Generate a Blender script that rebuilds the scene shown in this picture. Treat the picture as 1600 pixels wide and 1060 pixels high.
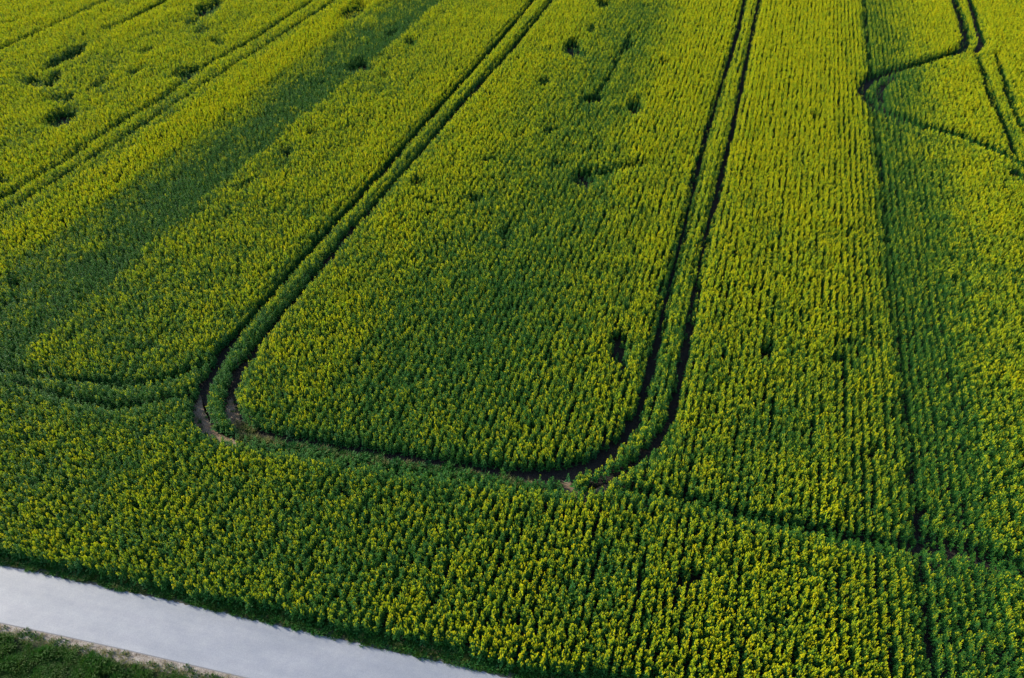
import bpy, bmesh, math, random
import numpy as np
from mathutils import Vector, Matrix

for o in list(bpy.data.objects):
    bpy.data.objects.remove(o)
S = bpy.context.scene
C = S.collection
R = math.radians

# ------------------------------------------------------------------ camera, sky, sun, exposure
FPX, CX, CY, YH = 1150.0, 800.0, 530.0, -511.0          # focal length and horizon in photo pixels
PITCH = math.atan((CY - YH) / FPX)                        # downward tilt
CAMH = math.cos(PITCH) / 0.025
cam_d = bpy.data.cameras.new('camera'); cam = bpy.data.objects.new('camera', cam_d); C.objects.link(cam)
cam_d.sensor_width = 36.0; cam_d.lens = FPX / 1600 * 36
cam_d.clip_start = 0.1; cam_d.clip_end = 3000
cam.location = (0, 0, CAMH); cam.rotation_euler = (math.pi/2 - PITCH, 0, 0)
S.camera = cam

SUN_EL, SUN_AZ = R(25), R(25)                             # azimuth: angle from -X towards +Y
sun_dir = Vector((-math.cos(SUN_AZ)*math.cos(SUN_EL), math.sin(SUN_AZ)*math.cos(SUN_EL), math.sin(SUN_EL)))
W = bpy.data.worlds.new('World'); S.world = W; W.use_nodes = True
wn = W.node_tree; bg = wn.nodes['Background']
sky = wn.nodes.new('ShaderNodeTexSky'); sky.sky_type = 'NISHITA'; sky.sun_disc = False
sky.sun_elevation = SUN_EL
sky.sun_rotation = math.atan2(sun_dir.x, sun_dir.y)
wn.links.new(sky.outputs[0], bg.inputs[0]); bg.inputs[1].default_value = 0.14
sd = bpy.data.lights.new('sun', 'SUN'); sun = bpy.data.objects.new('sun', sd); C.objects.link(sun)
sd.energy = 4.3; sd.angle = R(1.2); sd.color = (1.0, 0.89, 0.68)
sun.rotation_euler = sun_dir.to_track_quat('Z', 'Y').to_euler()
sun.location = (-40, 40, 40)
S.view_settings.view_transform = 'Standard'; S.view_settings.look = 'None'
S.view_settings.gamma = 1; S.view_settings.exposure = 0.70
S.cycles.max_bounces = 6; S.cycles.diffuse_bounces = 3; S.cycles.transmission_bounces = 3
S.cycles.transparent_max_bounces = 4

rng = np.random.default_rng(7); random.seed(7)

# ------------------------------------------------------------------ photo pixel -> point on a level plane of the place
def px(x, y, z=0.0):
    dx = (x - CX) / FPX; dy = -(y - CY) / FPX
    wy = math.cos(PITCH) + dy * math.sin(PITCH); wz = -math.sin(PITCH) + dy * math.cos(PITCH)
    t = (z - CAMH) / wz
    return (dx * t, wy * t)
def pxs(pts, z=0.0): return [px(a, b, z) for a, b in pts]
def topx(X, Y, Z):                                        # world -> photo pixels (arrays)
    d = Y * math.cos(PITCH) + (CAMH - Z) * math.sin(PITCH)
    u = Y * math.sin(PITCH) - (CAMH - Z) * math.cos(PITCH)
    return CX + FPX * X / d, CY - FPX * u / d
ROW = math.atan2((1297 - CX), FPX / math.cos(PITCH))      # drilling direction, to the right of +Y
RD = np.array([math.sin(ROW), math.cos(ROW)]); RN = np.array([math.cos(ROW), -math.sin(ROW)])

# ------------------------------------------------------------------ materials
def mat(name, rough=0.7):
    m = bpy.data.materials.new(name); m.use_nodes = True
    b = m.node_tree.nodes['Principled BSDF']; b.inputs['Roughness'].default_value = rough
    return m, m.node_tree, b
def ramp(nt, stops):
    r = nt.nodes.new('ShaderNodeValToRGB'); e = r.color_ramp.elements
    e[0].position, e[0].color = stops[0][0], (*stops[0][1], 1)
    e[1].position, e[1].color = stops[-1][0], (*stops[-1][1], 1)
    for p, c in stops[1:-1]:
        k = e.new(p); k.color = (*c, 1)
    return r
def noise(nt, scale, detail=4, rough=0.55, vec=None):
    n = nt.nodes.new('ShaderNodeTexNoise'); n.inputs['Scale'].default_value = scale
    n.inputs['Detail'].default_value = detail; n.inputs['Roughness'].default_value = rough
    if vec: nt.links.new(vec, n.inputs['Vector'])
    return n
def coords(nt): return nt.nodes.new('ShaderNodeTexCoord').outputs['Object']
def foliage(name, stops, trans=0.35, rough=0.6):
    m, nt, b = mat(name, rough)
    oi = nt.nodes.new('ShaderNodeObjectInfo')
    r = ramp(nt, stops); nt.links.new(oi.outputs['Random'], r.inputs[0])
    nt.links.new(r.outputs[0], b.inputs['Base Color'])
    b.inputs['Specular IOR Level'].default_value = 0.25
    tr = nt.nodes.new('ShaderNodeBsdfTranslucent'); nt.links.new(r.outputs[0], tr.inputs[0])
    mx = nt.nodes.new('ShaderNodeMixShader'); mx.inputs[0].default_value = trans
    nt.links.new(b.outputs[0], mx.inputs[1]); nt.links.new(tr.outputs[0], mx.inputs[2])
    nt.links.new(mx.outputs[0], nt.nodes['Material Output'].inputs[0])
    return m
M_PETAL = foliage('petal', [(0, (0.78, 0.69, 0.006)), (0.35, (0.74, 0.70, 0.007)), (0.75, (0.60, 0.67, 0.010)), (1, (0.42, 0.58, 0.015))], 0.35, 0.6)
M_BUD = foliage('bud', [(0, (0.22, 0.38, 0.018)), (0.5, (0.30, 0.44, 0.018)), (1, (0.14, 0.32, 0.03))], 0.3)
M_STEM = foliage('stem_green', [(0, (0.040, 0.16, 0.020)), (0.5, (0.055, 0.19, 0.022)), (1, (0.032, 0.14, 0.026))], 0.2)
M_LEAF = foliage('leaf_green', [(0, (0.024, 0.142, 0.026)), (0.5, (0.040, 0.175, 0.020)), (1, (0.018, 0.125, 0.034))], 0.3)
M_GRASS = foliage('grass_green', [(0, (0.022, 0.10, 0.008)), (0.5, (0.036, 0.13, 0.01)), (1, (0.06, 0.12, 0.015))], 0.3)
M_DRY = foliage('dry_grass', [(0, (0.28, 0.25, 0.09)), (0.5, (0.18, 0.24, 0.06)), (1, (0.38, 0.31, 0.15))], 0.3)

def soil_mat(name, dark, mid, light, sc=1.0):
    m, nt, b = mat(name, 0.95); v = coords(nt)
    n1 = noise(nt, 0.9*sc, 6, 0.6, v); n2 = noise(nt, 14*sc, 6, 0.65, v)
    mx = nt.nodes.new('ShaderNodeMath'); mx.operation = 'MULTIPLY_ADD'; mx.inputs[1].default_value = 0.5
    h = nt.nodes.new('ShaderNodeMath'); h.operation = 'MULTIPLY'; h.inputs[1].default_value = 0.5
    nt.links.new(n2.outputs[0], h.inputs[0]); nt.links.new(n1.outputs[0], mx.inputs[0]); nt.links.new(h.outputs[0], mx.inputs[2])
    r = ramp(nt, [(0.36, dark), (0.5, mid), (0.66, light)]); nt.links.new(mx.outputs[0], r.inputs[0])
    nt.links.new(r.outputs[0], b.inputs['Base Color'])
    bp = nt.nodes.new('ShaderNodeBump'); bp.inputs['Strength'].default_value = 0.8; bp.inputs['Distance'].default_value = 0.06
    nt.links.new(n2.outputs[0], bp.inputs['Height']); nt.links.new(bp.outputs[0], b.inputs['Normal'])
    return m
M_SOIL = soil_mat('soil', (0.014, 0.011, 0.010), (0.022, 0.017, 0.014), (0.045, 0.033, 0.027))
M_BARE = soil_mat('bare_soil', (0.12, 0.08, 0.055), (0.25, 0.17, 0.12), (0.48, 0.38, 0.27), 2.2)

def road_mat():
    m, nt, b = mat('road_surface', 0.55); v = coords(nt)
    mp = nt.nodes.new('ShaderNodeMapping'); mp.vector_type = 'TEXTURE'; mp.inputs['Rotation'].default_value = (0, 0, R(-12.5)); mp.inputs['Scale'].default_value = (3.0, 1.0, 1)
    nt.links.new(v, mp.inputs[0])
    n1 = noise(nt, 1.1, 5, 0.6, mp.outputs[0]); n2 = noise(nt, 28, 5, 0.7, v); n3 = noise(nt, 2.0, 5, 0.6, v)
    r1 = ramp(nt, [(0.3, (0.245, 0.275, 0.345)), (0.7, (0.31, 0.335, 0.405))]); nt.links.new(n1.outputs[0], r1.inputs[0])
    r2 = ramp(nt, [(0.3, (0.80, 0.80, 0.80)), (0.7, (1.12, 1.12, 1.12))]); nt.links.new(n2.outputs[0], r2.inputs[0])
    r3 = ramp(nt, [(0.3, (0.91, 0.92, 0.95)), (0.7, (1.06, 1.05, 1.03))]); nt.links.new(n3.outputs[0], r3.inputs[0])
    a = nt.nodes.new('ShaderNodeMixRGB'); a.blend_type = 'MULTIPLY'; a.inputs[0].default_value = 1
    nt.links.new(r1.outputs[0], a.inputs[1]); nt.links.new(r2.outputs[0], a.inputs[2])
    c = nt.nodes.new('ShaderNodeMixRGB'); c.blend_type = 'MULTIPLY'; c.inputs[0].default_value = 1
    mp2 = nt.nodes.new('ShaderNodeMapping'); mp2.vector_type = 'TEXTURE'; mp2.inputs['Rotation'].default_value = (0, 0, R(-12.5)); mp2.inputs['Scale'].default_value = (14, .45, 1); nt.links.new(v, mp2.inputs[0])
    n4 = noise(nt, 1.0, 4, 0.6, mp2.outputs[0]); r4 = ramp(nt, [(0.35, (0.95, 0.95, 0.96)), (0.62, (1.03, 1.03, 1.02))]); nt.links.new(n4.outputs[0], r4.inputs[0])
    n5 = noise(nt, 5.0, 6, 0.75, v); r5 = ramp(nt, [(0.26, (0.45, 0.44, 0.42)), (0.33, (1, 1, 1))]); nt.links.new(n5.outputs[0], r5.inputs[0])
    nt.links.new(a.outputs[0], c.inputs[1]); nt.links.new(r3.outputs[0], c.inputs[2])
    d4 = nt.nodes.new('ShaderNodeMixRGB'); d4.blend_type = 'MULTIPLY'; d4.inputs[0].default_value = 1; nt.links.new(c.outputs[0], d4.inputs[1]); nt.links.new(r4.outputs[0], d4.inputs[2])
    d5 = nt.nodes.new('ShaderNodeMixRGB'); d5.blend_type = 'MULTIPLY'; d5.inputs[0].default_value = .8; nt.links.new(d4.outputs[0], d5.inputs[1]); nt.links.new(r5.outputs[0], d5.inputs[2])
    nt.links.new(d5.outputs[0], b.inputs['Base Color'])
    bp = nt.nodes.new('ShaderNodeBump'); bp.inputs['Strength'].default_value = 0.35; bp.inputs['Distance'].default_value = 0.01
    nt.links.new(n2.outputs[0], bp.inputs['Height']); nt.links.new(bp.outputs[0], b.inputs['Normal'])
    return m
M_ROAD = road_mat()
def gravel_mat():
    m, nt, b = mat('gravel', 0.9); v = coords(nt)
    vo = nt.nodes.new('ShaderNodeTexVoronoi'); vo.inputs['Scale'].default_value = 26; nt.links.new(v, vo.inputs['Vector'])
    n = noise(nt, 4, 6, 0.7, v)
    r = ramp(nt, [(0.32, (0.13, 0.10, 0.08)), (0.45, (0.33, 0.29, 0.26)), (0.62, (0.50, 0.46, 0.44))]); nt.links.new(n.outputs[0], r.inputs[0])
    r2 = ramp(nt, [(0.0, (1.1, 1.1, 1.1)), (0.7, (0.6, 0.58, 0.56))]); nt.links.new(vo.outputs['Distance'], r2.inputs[0])
    a = nt.nodes.new('ShaderNodeMixRGB'); a.blend_type = 'MULTIPLY'; a.inputs[0].default_value = 1
    nt.links.new(r.outputs[0], a.inputs[1]); nt.links.new(r2.outputs[0], a.inputs[2]); nt.links.new(a.outputs[0], b.inputs['Base Color'])
    bp = nt.nodes.new('ShaderNodeBump'); bp.inputs['Strength'].default_value = 0.7; bp.inputs['Distance'].default_value = 0.03
    nt.links.new(vo.outputs['Distance'], bp.inputs['Height']); bp.invert = True; nt.links.new(bp.outputs[0], b.inputs['Normal'])
    return m
M_GRAVEL = gravel_mat()
M_JOINT, _nt, _b = mat('joint_dark', 0.9); _b.inputs['Base Color'].default_value = (0.20, 0.20, 0.22, 1)
M_TURF = soil_mat('turf_soil', (0.02, 0.03, 0.012), (0.03, 0.045, 0.015), (0.05, 0.05, 0.025), 2)

# ------------------------------------------------------------------ mesh helpers
def obj(name, verts, faces, mats, parent=None, midx=None):
    me = bpy.data.meshes.new(name); me.from_pydata([tuple(v) for v in verts], [], faces)
    for m in (mats if isinstance(mats, (list, tuple)) else [mats]): me.materials.append(m)
    if midx is not None: me.polygons.foreach_set('material_index', midx)
    me.update()
    o = bpy.data.objects.new(name, me); C.objects.link(o)
    if parent: o.parent = parent
    return o
def tag(o, label=None, cat=None, group=None, kind=None):
    for k, v in (('label', label), ('category', cat), ('group', group), ('kind', kind)):
        if v: o[k] = v
    return o
def resample(pts, step):
    P = np.array(pts, float); seg = np.linalg.norm(np.diff(P, axis=0), axis=1); s = np.concatenate([[0], np.cumsum(seg)])
    t = np.linspace(0, s[-1], max(2, int(s[-1]/step)))
    # smooth by a Catmull-like moving average of the linear resample
    Q = np.stack([np.interp(t, s, P[:, 0]), np.interp(t, s, P[:, 1])], 1)
    for _ in range(3):
        Q[1:-1] = (Q[:-2] + 2*Q[1:-1] + Q[2:]) / 4
    return Q

# value noise in the plane
def vnoise(x, y, scale, seed):
    g = np.random.default_rng(seed).random((256, 256))
    u = x/scale + 1000.3; v = y/scale + 1000.7
    i = np.floor(u).astype(int); j = np.floor(v).astype(int); fu = u-i; fv = v-j
    fu = fu*fu*(3-2*fu); fv = fv*fv*(3-2*fv); i &= 255; j &= 255; i2 = (i+1) & 255; j2 = (j+1) & 255
    return (g[i, j]*(1-fu)*(1-fv) + g[i2, j]*fu*(1-fv) + g[i, j2]*(1-fu)*fv + g[i2, j2]*fu*fv)*2-1

# ------------------------------------------------------------------ road corridor lines (photo pixels on the ground)
road_far_px = [(-260, 832), (-120, 860), (0, 885), (100, 906), (200, 927), (300, 948), (400, 972), (500, 995), (600, 1018), (700, 1040), (800, 1062), (960, 1100), (1200, 1165)]
road_near_px = [(-260, 915), (-120, 945), (0, 973), (100, 994), (200, 1016), (300, 1039), (390, 1060), (560, 1105), (800, 1170), (1000, 1225)]
grass_far_px = [(-260, 930), (-120, 960), (0, 990), (60, 1004), (120, 1016), (200, 1037), (270, 1052), (330, 1066), (500, 1110), (760, 1180), (1000, 1245)]
RF, RNE, GF = [resample(pxs(p), 0.25) for p in (road_far_px, road_near_px, grass_far_px)]

def strip(name, A, B, z, m, n=160, wobA=0.0, wobB=0.0):
    a = np.stack([np.interp(np.linspace(0, 1, n), np.linspace(0, 1, len(A)), A[:, k]) for k in (0, 1)], 1)
    b = np.stack([np.interp(np.linspace(0, 1, n), np.linspace(0, 1, len(B)), B[:, k]) for k in (0, 1)], 1)
    a[:, 1] += rng.normal(0, 1, n)*wobA; b[:, 1] += rng.normal(0, 1, n)*wobB
    vs = [(p[0], p[1], z) for p in a] + [(p[0], p[1], z) for p in b]
    fs = [(i, i+n, i+n+1, i+1) for i in range(n-1)]
    return obj(name, vs, fs, m)
EXT = np.array([[-900, 0], [900, 0]])
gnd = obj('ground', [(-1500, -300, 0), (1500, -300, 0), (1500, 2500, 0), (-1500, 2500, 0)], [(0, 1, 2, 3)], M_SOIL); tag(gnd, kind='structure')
RFW = RF + np.array([0, 0.06]) + np.stack([np.zeros(len(RF)), 0.03*vnoise(RF[:, 0], RF[:, 1]*0, 1.3, 71) + 0.03*vnoise(RF[:, 0], RF[:, 1]*0, .25, 72)], 1)
M_GRIT = soil_mat('edge_grit', (0.05, 0.055, 0.04), (0.10, 0.10, 0.085), (0.20, 0.19, 0.17), 3)
rd = strip('road', RFW, RNE, 0.012, M_ROAD, 500, 0.018, 0.0); tag(rd, kind='structure')
eg = strip('dirt_edge', RF + np.array([0, 0.5]), RF - np.array([0, 0.12]), 0.006, M_GRIT, 300, 0.05, 0.0); tag(eg, kind='structure')
jt = strip('road_edge_joint', RNE, RNE + np.array([0, -0.045]), 0.008, M_JOINT); tag(jt, kind='structure')
gv = strip('gravel_shoulder', RNE + np.array([0, -0.045]), GF + np.array([0, -0.35]), 0.012, M_GRAVEL); tag(gv, kind='structure')
GB = GF + np.array([-1.0, -9.0])
tf = strip('grass_verge', GF + np.array([0, -0.02]), GB, 0.016, M_TURF, 300, 0.03, 0.0); tag(tf, kind='structure')

# ------------------------------------------------------------------ wheel tracks (photo pixels); each: points, half width m, strength
ZT = 0.35
TR = []
def track(pts, hw, s, z=ZT): TR.append((resample(pxs(pts, z), 0.2), hw, s))
# left tramline
LA = [(862, -30), (838, 0), (775, 75), (700, 158), (640, 225), (590, 285), (545, 333), (480, 402), (415, 478), (370, 530), (335, 578), (315, 615), (309, 640), (318, 662), (345, 680)]
LB = [(892, -30), (866, 0), (800, 82), (745, 143), (700, 193), (650, 250), (600, 307), (550, 362), (500, 425), (450, 485), (405, 538), (376, 580), (361, 610), (358, 636), (368, 658), (400, 676)]
track(LA, 0.28, 1.0); track(LB, 0.28, 1.0)
# headland turn, inner rut and the green outer rut
track([(400, 676), (450, 690), (520, 700), (600, 712), (700, 728), (800, 742), (870, 742), (930, 728)], 0.38, 1.0)
track([(345, 680), (400, 694), (470, 706), (600, 727), (740, 748), (860, 764), (930, 762)], 0.42, 0.45)
# right tramline
RA = [(1172, -40), (1163, 0), (1150, 60), (1130, 125), (1105, 210), (1080, 310), (1058, 400), (1040, 470), (1022, 550), (1008, 610), (995, 655), (972, 695), (930, 728)]
RB = [(1193, -40), (1186, 0), (1175, 50), (1160, 130), (1143, 210), (1120, 300), (1105, 360), (1090, 430), (1075, 520), (1062, 600), (1051, 650), (1028, 694), (995, 724), (962, 745), (930, 762)]
track(RA, 0.205, 1.0); track(RB, 0.205, 1.0)
track([(860, 740), (925, 724), (972, 690), (992, 655)], 0.28, 1.0)
track([(1048, 655), (1030, 688), (998, 720), (950, 748)], 0.22, 1.0)
track([(345, 568), (322, 600), (312, 640), (318, 662)], 0.40, 1.0)
track([(392, 560), (370, 590), (358, 636)], 0.38, 1.0)
# old headland track going left and right
track([(-60, 572), (0, 583), (60, 592), (150, 603), (210, 608), (270, 595), (318, 575)], 0.26, 0.42)
track([(30, 602), (110, 628), (190, 644), (240, 632), (300, 622)], 0.26, 0.36)
track([(960, 765), (1100, 793), (1200, 822)], 0.30, 0.25)
track([(1190, 818), (1290, 840), (1350, 850), (1430, 860)], 0.32, 0.28)
track([(1430, 850), (1500, 866), (1560, 886), (1640, 905), (1700, 915)], 0.46, 0.42)
# top right tramline with its hooked turn
track([(1478, -40), (1487, 0), (1500, 40), (1508, 68), (1502, 84), (1478, 93), (1440, 103), (1385, 117), (1355, 130), (1346, 146)], 0.46, 0.95)
track([(1502, -40), (1512, 0), (1524, 45), (1533, 72), (1522, 88)], 0.38, 1.0)
track([(1400, 124), (1378, 136), (1372, 150), (1376, 164)], 0.32, 0.9)
track([(1346, 150), (1360, 170), (1400, 188), (1440, 203), (1490, 217), (1540, 237), (1580, 256), (1640, 290)], 0.55, 0.62)
track([(1525, 95), (1538, 140), (1550, 172), (1570, 208), (1583, 248)], 0.26, 0.9)
track([(1553, 92), (1567, 140), (1583, 182), (1605, 225)], 0.26, 0.75)
# far left tramlines
track([(500, 0), (400, 66), (330, 106), (262, 156), (210, 188), (150, 227), (100, 262), (0, 322)], 0.22, 0.8)
track([(535, 0), (440, 62), (350, 120), (237, 194), (170, 240), (90, 290), (0, 345)], 0.20, 0.5)
track([(185, 0), (90, 44), (0, 86)], 0.30, 0.7)
track([(265, 5), (200, 40), (170, 52)], 0.35, 0.8)
# drill miss along the rows at right (a wider dark gap)
track([(1346, -30), (1352, 60), (1362, 180), (1380, 330), (1393, 450), (1407, 600), (1420, 750), (1432, 880), (1443, 1080)], 0.09, 0.32)
# thin vertical scratches of missing row in the middle
track([(985, 60), (960, 110), (945, 135), (930, 155)], 0.20, 0.5)

# gaps in the stand: photo x, y, half sizes in px, tilt deg, strength
HOLES = [(95, 183, 24, 11, -20, 1), (104, 88, 34, 7, -28, .95), (58, 130, 24, 8, 0, .8), (84, 122, 14, 7, -40, .8), (155, 130, 16, 5, -25, .7), (105, 153, 10, 5, -30, .7), (213, 112, 12, 4, -20, .8),
         (292, 114, 22, 8, -12, .8), (325, 12, 22, 10, -30, .9), (340, 66, 12, 5, 20, .7), (228, 80, 12, 5, -20, .6), (300, 33, 14, 5, -20, .6), (318, 46, 12, 6, -20, .6),
         (553, 17, 24, 9, -28, .9), (557, 100, 16, 8, -20, .9), (575, 105, 8, 5, 0, .8), (612, 50, 10, 4, -25, .6), (640, 65, 8, 6, 0, .8), (895, 74, 12, 12, 10, 1), (910, 84, 8, 5, 0, .8), (924, 46, 6, 6, 0, .6), (943, 5, 10, 7, 0, .9),
         (851, 128, 8, 5, 0, .8), (928, 152, 16, 6, -10, 1), (916, 150, 5, 3, 0, 1), (992, 165, 11, 12, 10, .9), (982, 70, 8, 6, -20, .8), (912, 277, 18, 13, -10, .95), (945, 268, 12, 6, 0, .7), (985, 258, 22, 6, -8, .6), (857, 203, 8, 5, 0, .6),
         (806, 211, 5, 4, 0, .7), (967, 540, 12, 22, 5, 1), (974, 562, 6, 10, 0, .9), (960, 532, 12, 6, 0, .9), (1199, 548, 11, 9, 0, .9), (740, 310, 14, 7, 0, .6), (790, 365, 9, 14, 0, .5), (860, 560, 7, 14, 0, .6), (706, 560, 6, 12, 0, .6), (560, 560, 5, 8, 0, .6),
         (540, 768, 9, 9, 0, .6), (113, 527, 10, 5, 0, .8), (446, 237, 10, 6, 0, .8), (487, 207, 8, 5, 0, .6), (600, 118, 8, 4, 0, .5), (655, 285, 12, 6, 0, .5), (1312, 560, 12, 7, 0, .6), (24, 440, 10, 7, 0, .7), (118, 760, 12, 8, 0, .5),
         (870, 255, 14, 8, 0, .5), (1272, 182, 6, 6, 0, .6), (1085, 470, 6, 6, 0, .4), (380, 290, 16, 6, -30, .45), (90, 155, 8, 5, 0, .6), (500, 850, 10, 10, 0, .45), (880, 905, 14, 10, 0, .4), (1060, 985, 10, 12, 0, .4), (5, 280, 10, 8, 0, .5)]

# share of flowering heads (0..1): across the rows (x where the row would cross the photo's top edge) ...
YV = [(-700, .74), (-300, .74), (0, .72), (120, .70), (200, .62), (330, .62), (470, .66), (535, .48), (548, 1.05), (588, 1.15), (600, .34), (622, .20), (645, .08), (662, -.02), (688, -.12), (693, .42), (740, .50), (790, .60), (830, .74), (845, .60), (870, .66), (885, .80), (915, .70), (940, .52), (965, .38), (1000, .28), (1045, .30), (1066, .50), (1092, .74), (1155, .84),
      (1162, .60), (1186, .62), (1192, .95), (1230, .95), (1270, .86), (1300, .84), (1340, .74), (1346, .16), (1366, .22), (1384, .36), (1410, .50), (1420, .62), (1440, .80), (1490, .84), (1512, .66), (1522, .88), (1600, .85), (1900, .8)]
# ... and where it is greener or yellower than that: photo x, y, half sizes, tilt, change
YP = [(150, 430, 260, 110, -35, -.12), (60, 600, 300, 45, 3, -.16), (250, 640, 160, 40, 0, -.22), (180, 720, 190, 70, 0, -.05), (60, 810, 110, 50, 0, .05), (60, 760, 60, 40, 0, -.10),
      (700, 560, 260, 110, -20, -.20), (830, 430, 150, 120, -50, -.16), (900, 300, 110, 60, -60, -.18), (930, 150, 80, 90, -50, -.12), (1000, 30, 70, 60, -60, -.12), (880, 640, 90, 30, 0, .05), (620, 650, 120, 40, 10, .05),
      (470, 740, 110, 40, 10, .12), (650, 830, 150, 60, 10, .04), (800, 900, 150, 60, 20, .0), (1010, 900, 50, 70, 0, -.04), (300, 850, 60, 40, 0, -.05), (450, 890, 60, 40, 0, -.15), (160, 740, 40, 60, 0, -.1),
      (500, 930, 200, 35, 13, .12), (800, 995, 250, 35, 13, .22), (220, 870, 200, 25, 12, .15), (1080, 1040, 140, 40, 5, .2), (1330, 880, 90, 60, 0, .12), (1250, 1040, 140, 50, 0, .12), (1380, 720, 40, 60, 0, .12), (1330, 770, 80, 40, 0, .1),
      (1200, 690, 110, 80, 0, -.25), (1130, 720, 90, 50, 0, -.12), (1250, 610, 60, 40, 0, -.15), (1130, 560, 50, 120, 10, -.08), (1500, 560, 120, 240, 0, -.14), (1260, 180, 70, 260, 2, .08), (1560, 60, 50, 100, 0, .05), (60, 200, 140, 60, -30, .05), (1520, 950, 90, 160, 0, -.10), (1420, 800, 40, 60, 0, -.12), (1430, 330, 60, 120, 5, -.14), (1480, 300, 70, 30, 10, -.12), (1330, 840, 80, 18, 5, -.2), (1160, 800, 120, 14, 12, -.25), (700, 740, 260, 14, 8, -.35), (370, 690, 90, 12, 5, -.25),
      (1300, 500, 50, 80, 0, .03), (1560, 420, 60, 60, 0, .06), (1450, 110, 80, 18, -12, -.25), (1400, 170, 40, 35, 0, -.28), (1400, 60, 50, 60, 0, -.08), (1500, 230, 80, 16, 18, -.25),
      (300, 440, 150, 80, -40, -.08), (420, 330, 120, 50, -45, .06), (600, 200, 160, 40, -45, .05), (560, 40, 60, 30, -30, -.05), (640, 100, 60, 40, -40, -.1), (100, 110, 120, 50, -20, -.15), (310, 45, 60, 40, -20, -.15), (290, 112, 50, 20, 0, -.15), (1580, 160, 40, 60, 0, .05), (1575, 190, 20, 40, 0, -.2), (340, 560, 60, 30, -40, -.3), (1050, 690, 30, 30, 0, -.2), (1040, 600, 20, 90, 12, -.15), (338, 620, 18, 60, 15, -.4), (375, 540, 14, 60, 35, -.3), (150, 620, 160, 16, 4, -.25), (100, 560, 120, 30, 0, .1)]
def ell(u, v, e):
    cx, cy, a, b, t = e[:5]; c, s = math.cos(R(t)), math.sin(R(t))
    dx, dy = u-cx, v-cy
    return ((dx*c + dy*s)/a)**2 + ((-dx*s + dy*c)/b)**2

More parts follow.
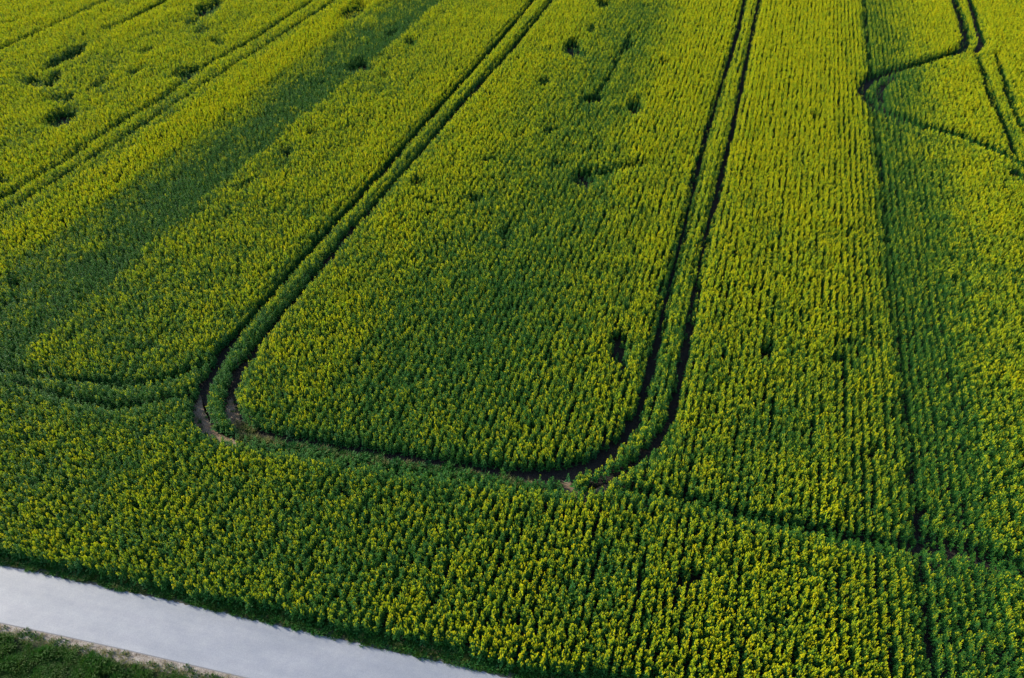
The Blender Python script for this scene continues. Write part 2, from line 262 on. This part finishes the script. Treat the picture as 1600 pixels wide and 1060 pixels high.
# ------------------------------------------------------------------ plant stand
SP, STEP = 0.405, 0.068
NR = int(230/SP)
crop_edge_px = [(-300, 786), (-100, 832), (0, 852), (60, 864), (120, 880), (190, 894), (250, 904), (290, 914), (300, 922), (345, 930), (400, 938), (450, 946), (500, 958), (550, 972), (600, 982), (700, 1002), (780, 1024), (830, 1037), (900, 1038), (950, 1038), (1000, 1048), (1080, 1072), (1200, 1112), (1400, 1170), (1700, 1260)]
CE = np.array(pxs(crop_edge_px, 0.98))
def stand():
    rows = np.arange(-NR//2, NR//2)*SP
    t = np.arange(0, 150, STEP)
    V, T = np.meshgrid(rows, t, indexing='ij')
    jit = np.clip(0.050 + (-24 - V)*0.0035, 0.040, 0.09)
    jit = np.clip(jit, .058, 1)
    jit = np.where(rng.random(V.shape) < .18, .13, jit)
    jit = np.where((V > 8.3) & (V < 15), .038, jit)           # tidy, thin rows right of the drill miss
    V = V + rng.normal(0, 1, V.shape)*jit + 0.03*np.sin(T*0.35 + V*3) + 0.055*vnoise(V*3, T, 1.7, 3)
    T = T + rng.uniform(-STEP/2, STEP/2, T.shape)
    X = (RN[0]*V + RD[0]*T).ravel(); Y = (RN[1]*V + RD[1]*T).ravel()
    # inside the picture with a margin
    U, Vp = topx(X, Y, np.full_like(X, 0.5))
    d = Y*math.cos(PITCH) + CAMH*math.sin(PITCH); mar = 5.5*FPX/d
    k = (U > -mar) & (U < 1600 + mar) & (Y > 8) & (Y < 112) & (Vp > -120)
    k &= Y > np.interp(X, CE[:, 0], CE[:, 1]) + 0.10*vnoise(X, Y, 0.5, 91) + 0.12*vnoise(X, Y, 2.2, 92)
    X, Y = X[k], Y[k]
    n = len(X)
    U, Vp = topx(X, Y, np.full(n, 0.85))
    # flowering share
    x0 = 1297 - (1297 - U)*511/(Vp + 511)
    x0n = x0 + 3.0*vnoise(X, Y, 1.3, 5) + 2.0*vnoise(X, Y, 5, 6)
    ye = np.interp(x0n, [a for a, _ in YV], [b for _, b in YV])
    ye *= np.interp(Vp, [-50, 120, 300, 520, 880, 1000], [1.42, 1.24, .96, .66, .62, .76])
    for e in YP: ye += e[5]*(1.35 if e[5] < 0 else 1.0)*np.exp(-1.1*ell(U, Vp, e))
    ye += 0.22*vnoise(X, Y, 1.4, 11) + 0.20*vnoise(X, Y, 0.5, 12) + 0.12*vnoise(X, Y, 5, 13) - 0.04
    la, lt = RN[0]*X + RN[1]*Y, RD[0]*X + RD[1]*Y
    ye += 0.13*vnoise(la, lt/7, 1.0, 14) + 0.10*vnoise(la, lt/10, 0.42, 15) + 0.22*np.clip((560-x0)/80, 0, 1)*vnoise(la, lt/5, 1.6, 16)
    ye = np.where((ye < .25) & ((x0 < 625) | (x0 > 692)), .20 + (ye-.20)*.45, ye)
    # height (smooth crop with hummocks; rows stay a little uneven)
    # stronger unevenness towards the far left, where the stand is lodged and bushy
    hump = np.clip((620 - x0)/200, 0, 1)
    H = 0.98 + 0.05*vnoise(X, Y, 2.4, 21) + 0.05*vnoise(X, Y, 0.8, 22) + 0.06*hump*vnoise(X, Y, 1.6, 23)
    H += rng.normal(0, 0.085, n)
    H += 0.10*(ye-0.5)
    keep = np.ones(n, bool)
    rz = np.clip(1 - np.abs(x0n - 1384)/45, 0, 1)**.5*(x0n > 1344)      # thin stand beside the drill miss
    keep &= rng.random(n) > .22*rz; H = H*(1 - .08*rz)
    low = np.zeros(n)
    rag = 0.10*vnoise(X, Y, 0.6, 31) + 0.08*vnoise(X, Y, 1.9, 32)
    for Q, hw, s in TR:
        lo, hi = Q.min(0)-1.5, Q.max(0)+1.5
        m = np.where((X > lo[0]) & (X < hi[0]) & (Y > lo[1]) & (Y < hi[1]))[0]
        if not len(m): continue
        P = np.stack([X[m], Y[m]], 1); dm = np.full(len(m), 9.0)
        for i in range(0, len(m), 20000):
            p = P[i:i+20000]
            # nearest sample, coarse then fine enough (samples are 0.2 m apart)
            dm[i:i+20000] = np.sqrt(((p[:, None, :] - Q[None, ::1, :])**2).sum(2)).min(1)
        dd = dm + rag[m]*(1.4 - s)
        core = dd < hw
        r_ = rng.random(len(m))
        kill = core & (r_ < s*0.985)
        keep[m[kill]] = False
        l = np.clip(1 - (dd - hw*0.8)/0.45, 0, 1)
        low[m] = np.maximum(low[m], l*s*0.55)
        cs = core & ~kill; low[m[cs]] = np.maximum(low[m[cs]], 0.8)
    for e in HOLES:
        q = ell(U, Vp, e) + 0.5*vnoise(X, Y, 0.5, 41) + 0.3*vnoise(X, Y, 0.25, 42)
        kill = (q < 0.95) & (rng.random(n) < e[5]*0.90); keep[kill] = False
        low = np.maximum(low, e[5]*0.75*np.clip(1.8 - q, 0, 1))
    # natural thin spots
    th = vnoise(X, Y, 1.1, 51) + 0.6*vnoise(X, Y, 0.45, 52)
    spot = th > 1.12
    low = np.maximum(low, np.clip((th-0.95)*1.6, 0, 0.5))
    keep &= ~(spot & (rng.random(n) < 0.6))
    # bare earth patches at the turns
    for e in [(322, 664, 20, 10, 30), (352, 676, 26, 8, 20), (364, 640, 10, 22, 0), (308, 640, 11, 26, 0), (384, 664, 16, 9, 20), (885, 755, 16, 12, 0), (935, 752, 14, 12, 0), (1590, 272, 18, 7, 25)]:
        keep &= ~(ell(U, Vp + 0, e) < 1.0)
    H = H*(1 - 0.55*low); ye = ye - 0.75*low
    # front edge plants are shorter and ragged
    de = Y - np.interp(X, CE[:, 0], CE[:, 1])
    H *= np.clip(0.92 + 0.3*de + 0.09*rng.normal(0, 1, n), 0.6, 1.02)
    return X[keep], Y[keep], H[keep], ye[keep]
X, Y, H, YE = stand()
N = len(X); print('plants', N)

# ------------------------------------------------------------------ one rapeseed plant (1 m tall), variants by how much it flowers
def q_leaf(vs, fs, mi, base, az, ln, wd, tilt, m, droop=0.3):
    d = Vector((math.cos(az)*math.cos(tilt), math.sin(az)*math.cos(tilt), math.sin(tilt)))
    sd_ = Vector((-math.sin(az), math.cos(az), 0)); b = Vector(base); k = len(vs)
    mid = b + d*ln*0.55; tip = b + d*ln - Vector((0, 0, ln*droop))
    vs += [b, mid + sd_*wd/2 + Vector((0, 0, .2*wd)), mid - sd_*wd/2 + Vector((0, 0, .2*wd)), tip]
    fs += [(k, k+1, k+2), (k+1, k+3, k+2)]; mi += [m, m]
def rod(vs, fs, mi, a, b, r0, r1, m):
    a, b = Vector(a), Vector(b); d = (b-a).normalized(); u = d.orthogonal().normalized(); w = d.cross(u); k = len(vs)
    for p, r in ((a, r0), (b, r1)):
        for j in range(3):
            t = 2.0944*j; vs.append(p + (u*math.cos(t) + w*math.sin(t))*r)
    for j in range(3):
        fs.append((k+j, k+(j+1) % 3, k+3+(j+1) % 3, k+3+j)); mi.append(m)
def petal(vs, fs, mi, c, s, rnd, m):
    n = Vector((rnd.gauss(0, 1), rnd.gauss(0, 1), rnd.gauss(0.5, 1))).normalized(); u = n.orthogonal().normalized(); w = n.cross(u)
    t = rnd.random()*6.28; a = u*math.cos(t) + w*math.sin(t); b = n.cross(a); c = Vector(c); k = len(vs)
    vs += [c + a*s, c + b*s*.8, c - a*s, c - b*s*.8]; fs.append((k, k+1, k+2, k+3)); mi.append(m)
def plant(seed, bloom):
    """bloom 0..1; returns (stem part, flower part) as verts, faces, material indices"""
    rnd = random.Random(seed); A = ([], [], []); heads = []
    lean = Vector((rnd.gauss(0, .03), rnd.gauss(0, .03), 0)); top = Vector((lean.x, lean.y, 0.90))
    rod(*A, (0, 0, 0), top, .008, .005, 0)
    # large lower leaves, then smaller clasping ones up the stem
    for i in range(15):
        z = 0.12 + 0.60*(i/14)**0.9; az = i*2.4 + rnd.random()
        ln = (0.25 - 0.17*i/14)*rnd.uniform(.8, 1.2)
        q_leaf(*A, lean*z + Vector((0, 0, z)), az, ln, ln*0.45, rnd.uniform(.2, .9), 1, rnd.uniform(.1, .4))
    if bloom < .3:                                      # budding plants keep more young leaves at the top
        for i in range(9 if bloom < .1 else 5):
            z = rnd.uniform(.66, .86); q_leaf(*A, lean*z + Vector((0, 0, z)), rnd.random()*6.28, rnd.uniform(.07, .13), .045, rnd.uniform(.4, 1.1), rnd.choice((0, 1)), .15)
    tips = [(top, 1.0)]
    nb = rnd.choice((3, 4, 4, 5))
    for i in range(nb):
        z = rnd.uniform(.50, .72); az = i*6.283/nb + rnd.uniform(-.5, .5); l = rnd.uniform(.035, .095)
        e = lean*z + Vector((math.cos(az)*l, math.sin(az)*l, rnd.uniform(.64, .90)))
        rod(*A, lean*z + Vector((0, 0, z)), e, .005, .004, 0); tips.append((e, rnd.uniform(.55, .95)))
        mid = (e + lean*z + Vector((0, 0, z)))/2
        q_leaf(*A, mid, az + rnd.uniform(-1, 1), .09, .035, .5, 1)
        q_leaf(*A, mid*.4 + e*.6, az + rnd.uniform(1, 4), .07, .025, .7, 0)
    for e, s in tips:
        B = ([], [], []); heads.append(B)
        rod(*B, e - Vector((0, 0, .09)), e + Vector((0, 0, .045)), .005, .004, 1)
        # green buds / young pods round every tip
        for j in range(3 if bloom < .1 else 6 if bloom < .3 else 9 if bloom < .8 else 4):
            o = Vector((rnd.gauss(0, .016), rnd.gauss(0, .016), rnd.uniform(-.10, .045)))
            petal(*B, e + o, .0135, rnd, 1)
        fl = bloom*(.45+.55*s)*rnd.uniform(.6, 1.3)
        for j in range(int(round(28*fl))):
            t = rnd.random(); az = rnd.random()*6.283; rr = .008 + .024*math.sqrt(rnd.random())*(1-.6*t)
            petal(*B, e + Vector((math.cos(az)*rr, math.sin(az)*rr, -.06 + .12*t)), .0155, rnd, 0)
    return A, heads
def merge(Ds):
    E = ([], [], [])
    for D in Ds:
        k = len(E[0]); E[0].extend(D[0]); E[1].extend(tuple(q+k for q in f) for f in D[1]); E[2].extend(D[2])
    return E
BLOOM = [0.0, 0.02, 0.14, 0.20, 0.36, 0.40, 0.60, 0.65, 0.85, 0.9, 1.15, 1.25, 1.6, 1.7]
hid = bpy.data.collections.new('crop_sources')                 # not linked: only feeds the crop
src = []
for i, bl in enumerate(BLOOM):
    (av, af, am), hs = plant(100+i, bl); bv, bf, bm_ = merge(hs)
    me = bpy.data.meshes.new('rapeseed_mesh'); k = len(av)
    me.from_pydata([tuple(v) for v in av+bv], [], af + [tuple(q+k for q in f) for f in bf])
    for m in (M_STEM, M_LEAF, M_PETAL, M_BUD): me.materials.append(m)
    me.polygons.foreach_set('material_index', am + [q+2 for q in bm_]); me.update()
    o = bpy.data.objects.new('source_%02d' % i, me); hid.objects.link(o); src.append(o)

def scatter(name, pts, rot, scl, idx, coll, m=None):
    """one stuff object: a point mesh whose points carry plants"""
    me = bpy.data.meshes.new(name); me.vertices.add(len(pts)); me.vertices.foreach_set('co', np.asarray(pts, np.float32).ravel())
    a = me.attributes.new('rot', 'FLOAT_VECTOR', 'POINT'); a.data.foreach_set('vector', np.asarray(rot, np.float32).ravel())
    a = me.attributes.new('scl', 'FLOAT_VECTOR', 'POINT'); a.data.foreach_set('vector', np.asarray(scl, np.float32).ravel())
    a = me.attributes.new('idx', 'INT', 'POINT'); a.data.foreach_set('value', np.asarray(idx, np.int32))
    o = bpy.data.objects.new(name, me); C.objects.link(o)
    ng = bpy.data.node_groups.new(name+'_nodes', 'GeometryNodeTree')
    ng.interface.new_socket('Geometry', in_out='INPUT', socket_type='NodeSocketGeometry')
    ng.interface.new_socket('Geometry', in_out='OUTPUT', socket_type='NodeSocketGeometry')
    gi = ng.nodes.new('NodeGroupInput'); go = ng.nodes.new('NodeGroupOutput')
    mp = ng.nodes.new('GeometryNodeMeshToPoints'); ip = ng.nodes.new('GeometryNodeInstanceOnPoints')
    ci = ng.nodes.new('GeometryNodeCollectionInfo'); ci.inputs['Collection'].default_value = coll
    ci.inputs['Separate Children'].default_value = True; ci.inputs['Reset Children'].default_value = True
    def at(n_, t):
        q = ng.nodes.new('GeometryNodeInputNamedAttribute'); q.data_type = t; q.inputs['Name'].default_value = n_
        return next(s for s in q.outputs if s.name == 'Attribute' and s.enabled)
    L = ng.links.new
    L(gi.outputs[0], mp.inputs['Mesh']); L(mp.outputs[0], ip.inputs['Points']); L(ci.outputs[0], ip.inputs['Instance'])
    ip.inputs['Pick Instance'].default_value = True
    L(at('idx', 'INT'), ip.inputs['Instance Index']); L(at('rot', 'FLOAT_VECTOR'), ip.inputs['Rotation']); L(at('scl', 'FLOAT_VECTOR'), ip.inputs['Scale'])
    L(ip.outputs[0], go.inputs[0])
    md = o.modifiers.new('scatter', 'NODES'); md.node_group = ng
    return o

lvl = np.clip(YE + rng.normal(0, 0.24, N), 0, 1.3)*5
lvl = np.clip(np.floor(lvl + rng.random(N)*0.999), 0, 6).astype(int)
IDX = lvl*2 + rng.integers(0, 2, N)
ROT = np.stack([rng.normal(0, .07, N), rng.normal(0, .07, N), rng.uniform(0, 6.283, N)], 1)
WID = rng.uniform(.70, 1.08, N)
LA_ = RN[0]*X + RN[1]*Y; WID = np.where((LA_ > 8.3) & (LA_ < 15), WID*.82, WID)
SCL = np.stack([WID, WID, H/0.93], 1)
# the 300 plants that show largest: nearest the camera and inside the picture
U, Vp = topx(X, Y, H)
ok = np.where((U > 6) & (U < 1594) & (Vp < 1056) & (Vp > 850))[0]
dist = np.sqrt(X[ok]**2 + Y[ok]**2 + (CAMH - H[ok])**2)
near = ok[np.argsort(dist)[:300]]
rest = np.ones(N, bool); rest[near] = False
crop = scatter('rapeseed_crop', np.stack([X, Y, np.zeros(N)], 1)[rest], ROT[rest], SCL[rest], IDX[rest], hid)
tag(crop, 'dense field of yellow flowering rapeseed drilled in long rows', 'rapeseed crop', kind='stuff')

protos = {}
def make_plant(i):
    A, hs = plant(100+i, BLOOM[i])
    root = bpy.data.objects.new('rapeseed_plant', None); root.empty_display_size = .2; C.objects.link(root)
    obj('stem', A[0], A[1], [M_STEM, M_LEAF], root, A[2])
    for B in hs: obj('flower_head' if 0 in B[2] else 'bud_cluster', B[0], B[1], [M_PETAL, M_BUD], root, B[2])
    return root
for j in near:
    i = int(IDX[j])
    if i not in protos:
        protos[i] = r = make_plant(i)
    else:
        p = protos[i]; r = p.copy(); C.objects.link(r)
        for ch in list(p.children):
            c = ch.copy(); C.objects.link(c); c.parent = r
    r.location = (X[j], Y[j], 0); r.rotation_euler = tuple(ROT[j]); r.scale = tuple(SCL[j])
    if lvl[j] >= 2: tag(r, 'yellow flowering rapeseed plant in the nearest rows at the bottom edge of the field', 'rapeseed plant', 'flowering rapeseed plants in the nearest rows')
    else: tag(r, 'green rapeseed plant not yet in flower, in the nearest rows at the bottom edge', 'rapeseed plant', 'green rapeseed plants in the nearest rows')

# ------------------------------------------------------------------ grass: tufts on the verge, weeds along the road's far edge and in the ruts
gcol = bpy.data.collections.new('grass_sources')
def tuft(seed, n, h, spread, m, w=.010):
    rnd = random.Random(seed); vs, fs = [], []
    for i in range(n):
        az = rnd.random()*6.283; r = spread*math.sqrt(rnd.random()); b = Vector((math.cos(az)*r, math.sin(az)*r, 0)); k = len(vs)
        d = az + rnd.uniform(-1, 1); ln = h*rnd.uniform(.6, 1.2); l = ln*rnd.uniform(.2, .7); s = Vector((-math.sin(d), math.cos(d), 0))*w
        o = Vector((math.cos(d), math.sin(d), 0))
        vs += [b-s, b+s, b+o*l*.4+Vector((0, 0, ln*.7))+s*.8, b+o*l*.4+Vector((0, 0, ln*.7))-s*.8, b+o*l+Vector((0, 0, ln*.85))]
        fs += [(k, k+1, k+2, k+3), (k+3, k+2, k+4)]
    me = bpy.data.meshes.new('tuft'); me.from_pydata([tuple(v) for v in vs], [], fs); me.materials.append(m); me.update()
    o = bpy.data.objects.new('tuft_%02d' % seed, me); gcol.objects.link(o); return o
tuft(0, 34, .22, .10, M_GRASS); tuft(1, 34, .30, .12, M_GRASS); tuft(2, 26, .16, .10, M_GRASS, .014)
tuft(3, 22, .14, .10, M_DRY, .008); tuft(4, 22, .35, .12, M_DRY, .007); tuft(5, 26, .30, .10, M_LEAF, .02)
def line_y(L, x): return np.interp(x, L[:, 0], L[:, 1])
def grass_obj(name, x, y, h, idx, label):
    n = len(x); z = np.zeros(n)
    o = scatter(name, np.stack([x, y, z], 1), np.stack([z, z, rng.uniform(0, 6.28, n)], 1), np.stack([h*.5+.5, h*.5+.5, h], 1), idx, gcol)
    tag(o, label, 'grass', kind='stuff'); return o
n = 9000
gx = rng.uniform(-27, -3, n); gy = line_y(GF, gx) - rng.uniform(-.05, 1, n)**1.0*5.0
nn = vnoise(gx, gy, .5, 61) + .5*vnoise(gx, gy, 1.5, 62)
gh = np.clip(1 + .8*nn, .25, 1.9); de = line_y(GF, gx) - gy
gh *= np.clip(.5 + de*1.4, .5, 1)
gi_ = np.where(rng.random(n) < np.clip(.30 - de*.6, 0.02, .5), 3, rng.integers(0, 3, n))
k = (de > .12 + .12*vnoise(gx, gy, .35, 63)) & (nn > -.9)
grass_obj('verge_grass', gx[k], gy[k], gh[k], gi_[k], 'dark green uncut grass on the verge below the road')
# sparse dry tufts on the gravel shoulder
n = 500
gx = rng.uniform(-27, -3, n); t = rng.random(n)**.5; gy = line_y(RNE, gx)*(1-t) + line_y(GF, gx)*t - .05
grass_obj('shoulder_grass', gx, gy, rng.uniform(.3, .8, n), np.where(rng.random(n) < .7, 3, 2), 'sparse dry tufts of grass on the gravel shoulder')
# weeds at the foot of the crop
n = 5200
gx = rng.uniform(-32, 9, n); e = line_y(CE, gx); rf = line_y(RF, gx)
t = rng.random(n); gy = (rf + .06 + .05*vnoise(gx, gx*0, .4, 77))*(1-t) + (e + .35)*t
k = rng.random(n) < np.clip(.35 + t*1.4, 0, 1)
grass_obj('roadside_weeds', gx[k], gy[k], rng.uniform(.25, .7, n)[k], rng.choice([0, 1, 2, 5, 5, 4], n, p=[.2, .2, .15, .2, .2, .05])[k], 'dark weeds and grass between the rapeseed and the road')
# regrowth in the outer rut of the turn and grass at its left end
px_, py_, hh, ii = [], [], [], []
for j in range(900):
    a = random.random(); u = 372 + a*510; v = 684 + (u-372)*0.166 + random.gauss(2, 4)
    p = px(u, v, .1); px_.append(p[0]); py_.append(p[1]); hh.append(random.uniform(.4, 1.3)*(1.0)); ii.append(random.choice([0, 1, 5, 5, 5, 4] if a > .12 else [4, 4, 1, 3, 0]))
for j in range(90):
    p = px(random.gauss(386, 9), random.gauss(670, 4), 0); px_.append(p[0]); py_.append(p[1]); hh.append(random.uniform(.3, 1)); ii.append(random.choice([4, 3, 3, 0]))
for cx_, cy_, sx_, sy_ in ((312, 650, 9, 18), (352, 682, 22, 5), (366, 648, 8, 14), (905, 766, 26, 6)):
    for j in range(16):
        p = px(random.gauss(cx_, sx_), random.gauss(cy_, sy_), 0); px_.append(p[0]); py_.append(p[1]); hh.append(random.uniform(.2, .7)); ii.append(random.choice([3, 3, 5, 0]))
grass_obj('rut_grass', np.array(px_), np.array(py_), np.array(hh), np.array(ii), 'pale grass and regrowth along the turning rut')

# ------------------------------------------------------------------ bare earth at the turns
def patch(name, pts, z=.006, m=M_BARE, seed=0):
    P = resample(pxs(pts + [pts[0]], 0.0), .035); rg = np.random.default_rng(seed)
    c = P.mean(0); P = P + (P-c)*rg.normal(0, .10, (len(P), 1)); k = len(P)
    vs = [(c[0], c[1], z)] + [(p[0], p[1], z) for p in P]
    o = obj(name, vs, [(0, 1+i, 1+(i+1) % k) for i in range(k)], m); tag(o, kind='structure'); return o
patch('bare_soil', [(298, 655), (302, 630), (314, 618), (318, 640), (330, 664), (352, 682), (378, 690), (392, 700), (356, 702), (318, 688), (300, 668)], seed=1)
patch('bare_soil', [(354, 632), (362, 622), (372, 640), (378, 668), (402, 684), (392, 694), (364, 684), (350, 656)], .009, seed=2)
patch('bare_soil', [(872, 756), (888, 750), (905, 764), (925, 768), (945, 756), (952, 764), (930, 776), (888, 780)], seed=3)
patch('bare_soil', [(1578, 262), (1600, 268), (1625, 285), (1600, 284), (1580, 274)], seed=4)

# ------------------------------------------------------------------ single clumps standing in the ruts
def clump(cx, cy, seed, n, rad, h, levels, label, group=None):
    rnd = random.Random(seed); c = px(cx, cy, 0)
    root = bpy.data.objects.new('rapeseed_clump', None); C.objects.link(root); root.location = (c[0], c[1], 0)
    St = [[], [], []]; Fl = [[], [], []]
    for j in range(n):
        A, hs = plant(500+seed*20+j, rnd.choice(levels)); B = merge(hs); az = rnd.random()*6.28; r = rad*math.sqrt(rnd.random()); s = h*rnd.uniform(.7, 1.1)
        off_ = Vector((math.cos(az)*r*1.2, math.sin(az)*r*.8, 0))
        for D, E in ((A, St), (B, Fl)):
            k = len(E[0]); E[0] += [Vector((v.x*1.1, v.y*1.1, v.z*s)) + off_ for v in D[0]]; E[1] += [tuple(q+k for q in f) for f in D[1]]; E[2] += D[2]
    obj('stem', St[0], St[1], [M_STEM, M_LEAF], root, St[2])
    if Fl[0]: obj('flower_head', Fl[0], Fl[1], [M_PETAL, M_BUD], root, Fl[2])
    tag(root, label, 'plant clump', group)
clump(908, 760, 1, 12, .34, .78, [.1, .35, .65], 'small rapeseed clump with yellow tips alone in the ruts where the right tramline turns')
clump(347, 672, 2, 11, .32, .55, [0, 0, .1], 'low dark green rapeseed clump on bare earth at the left tramline bend')
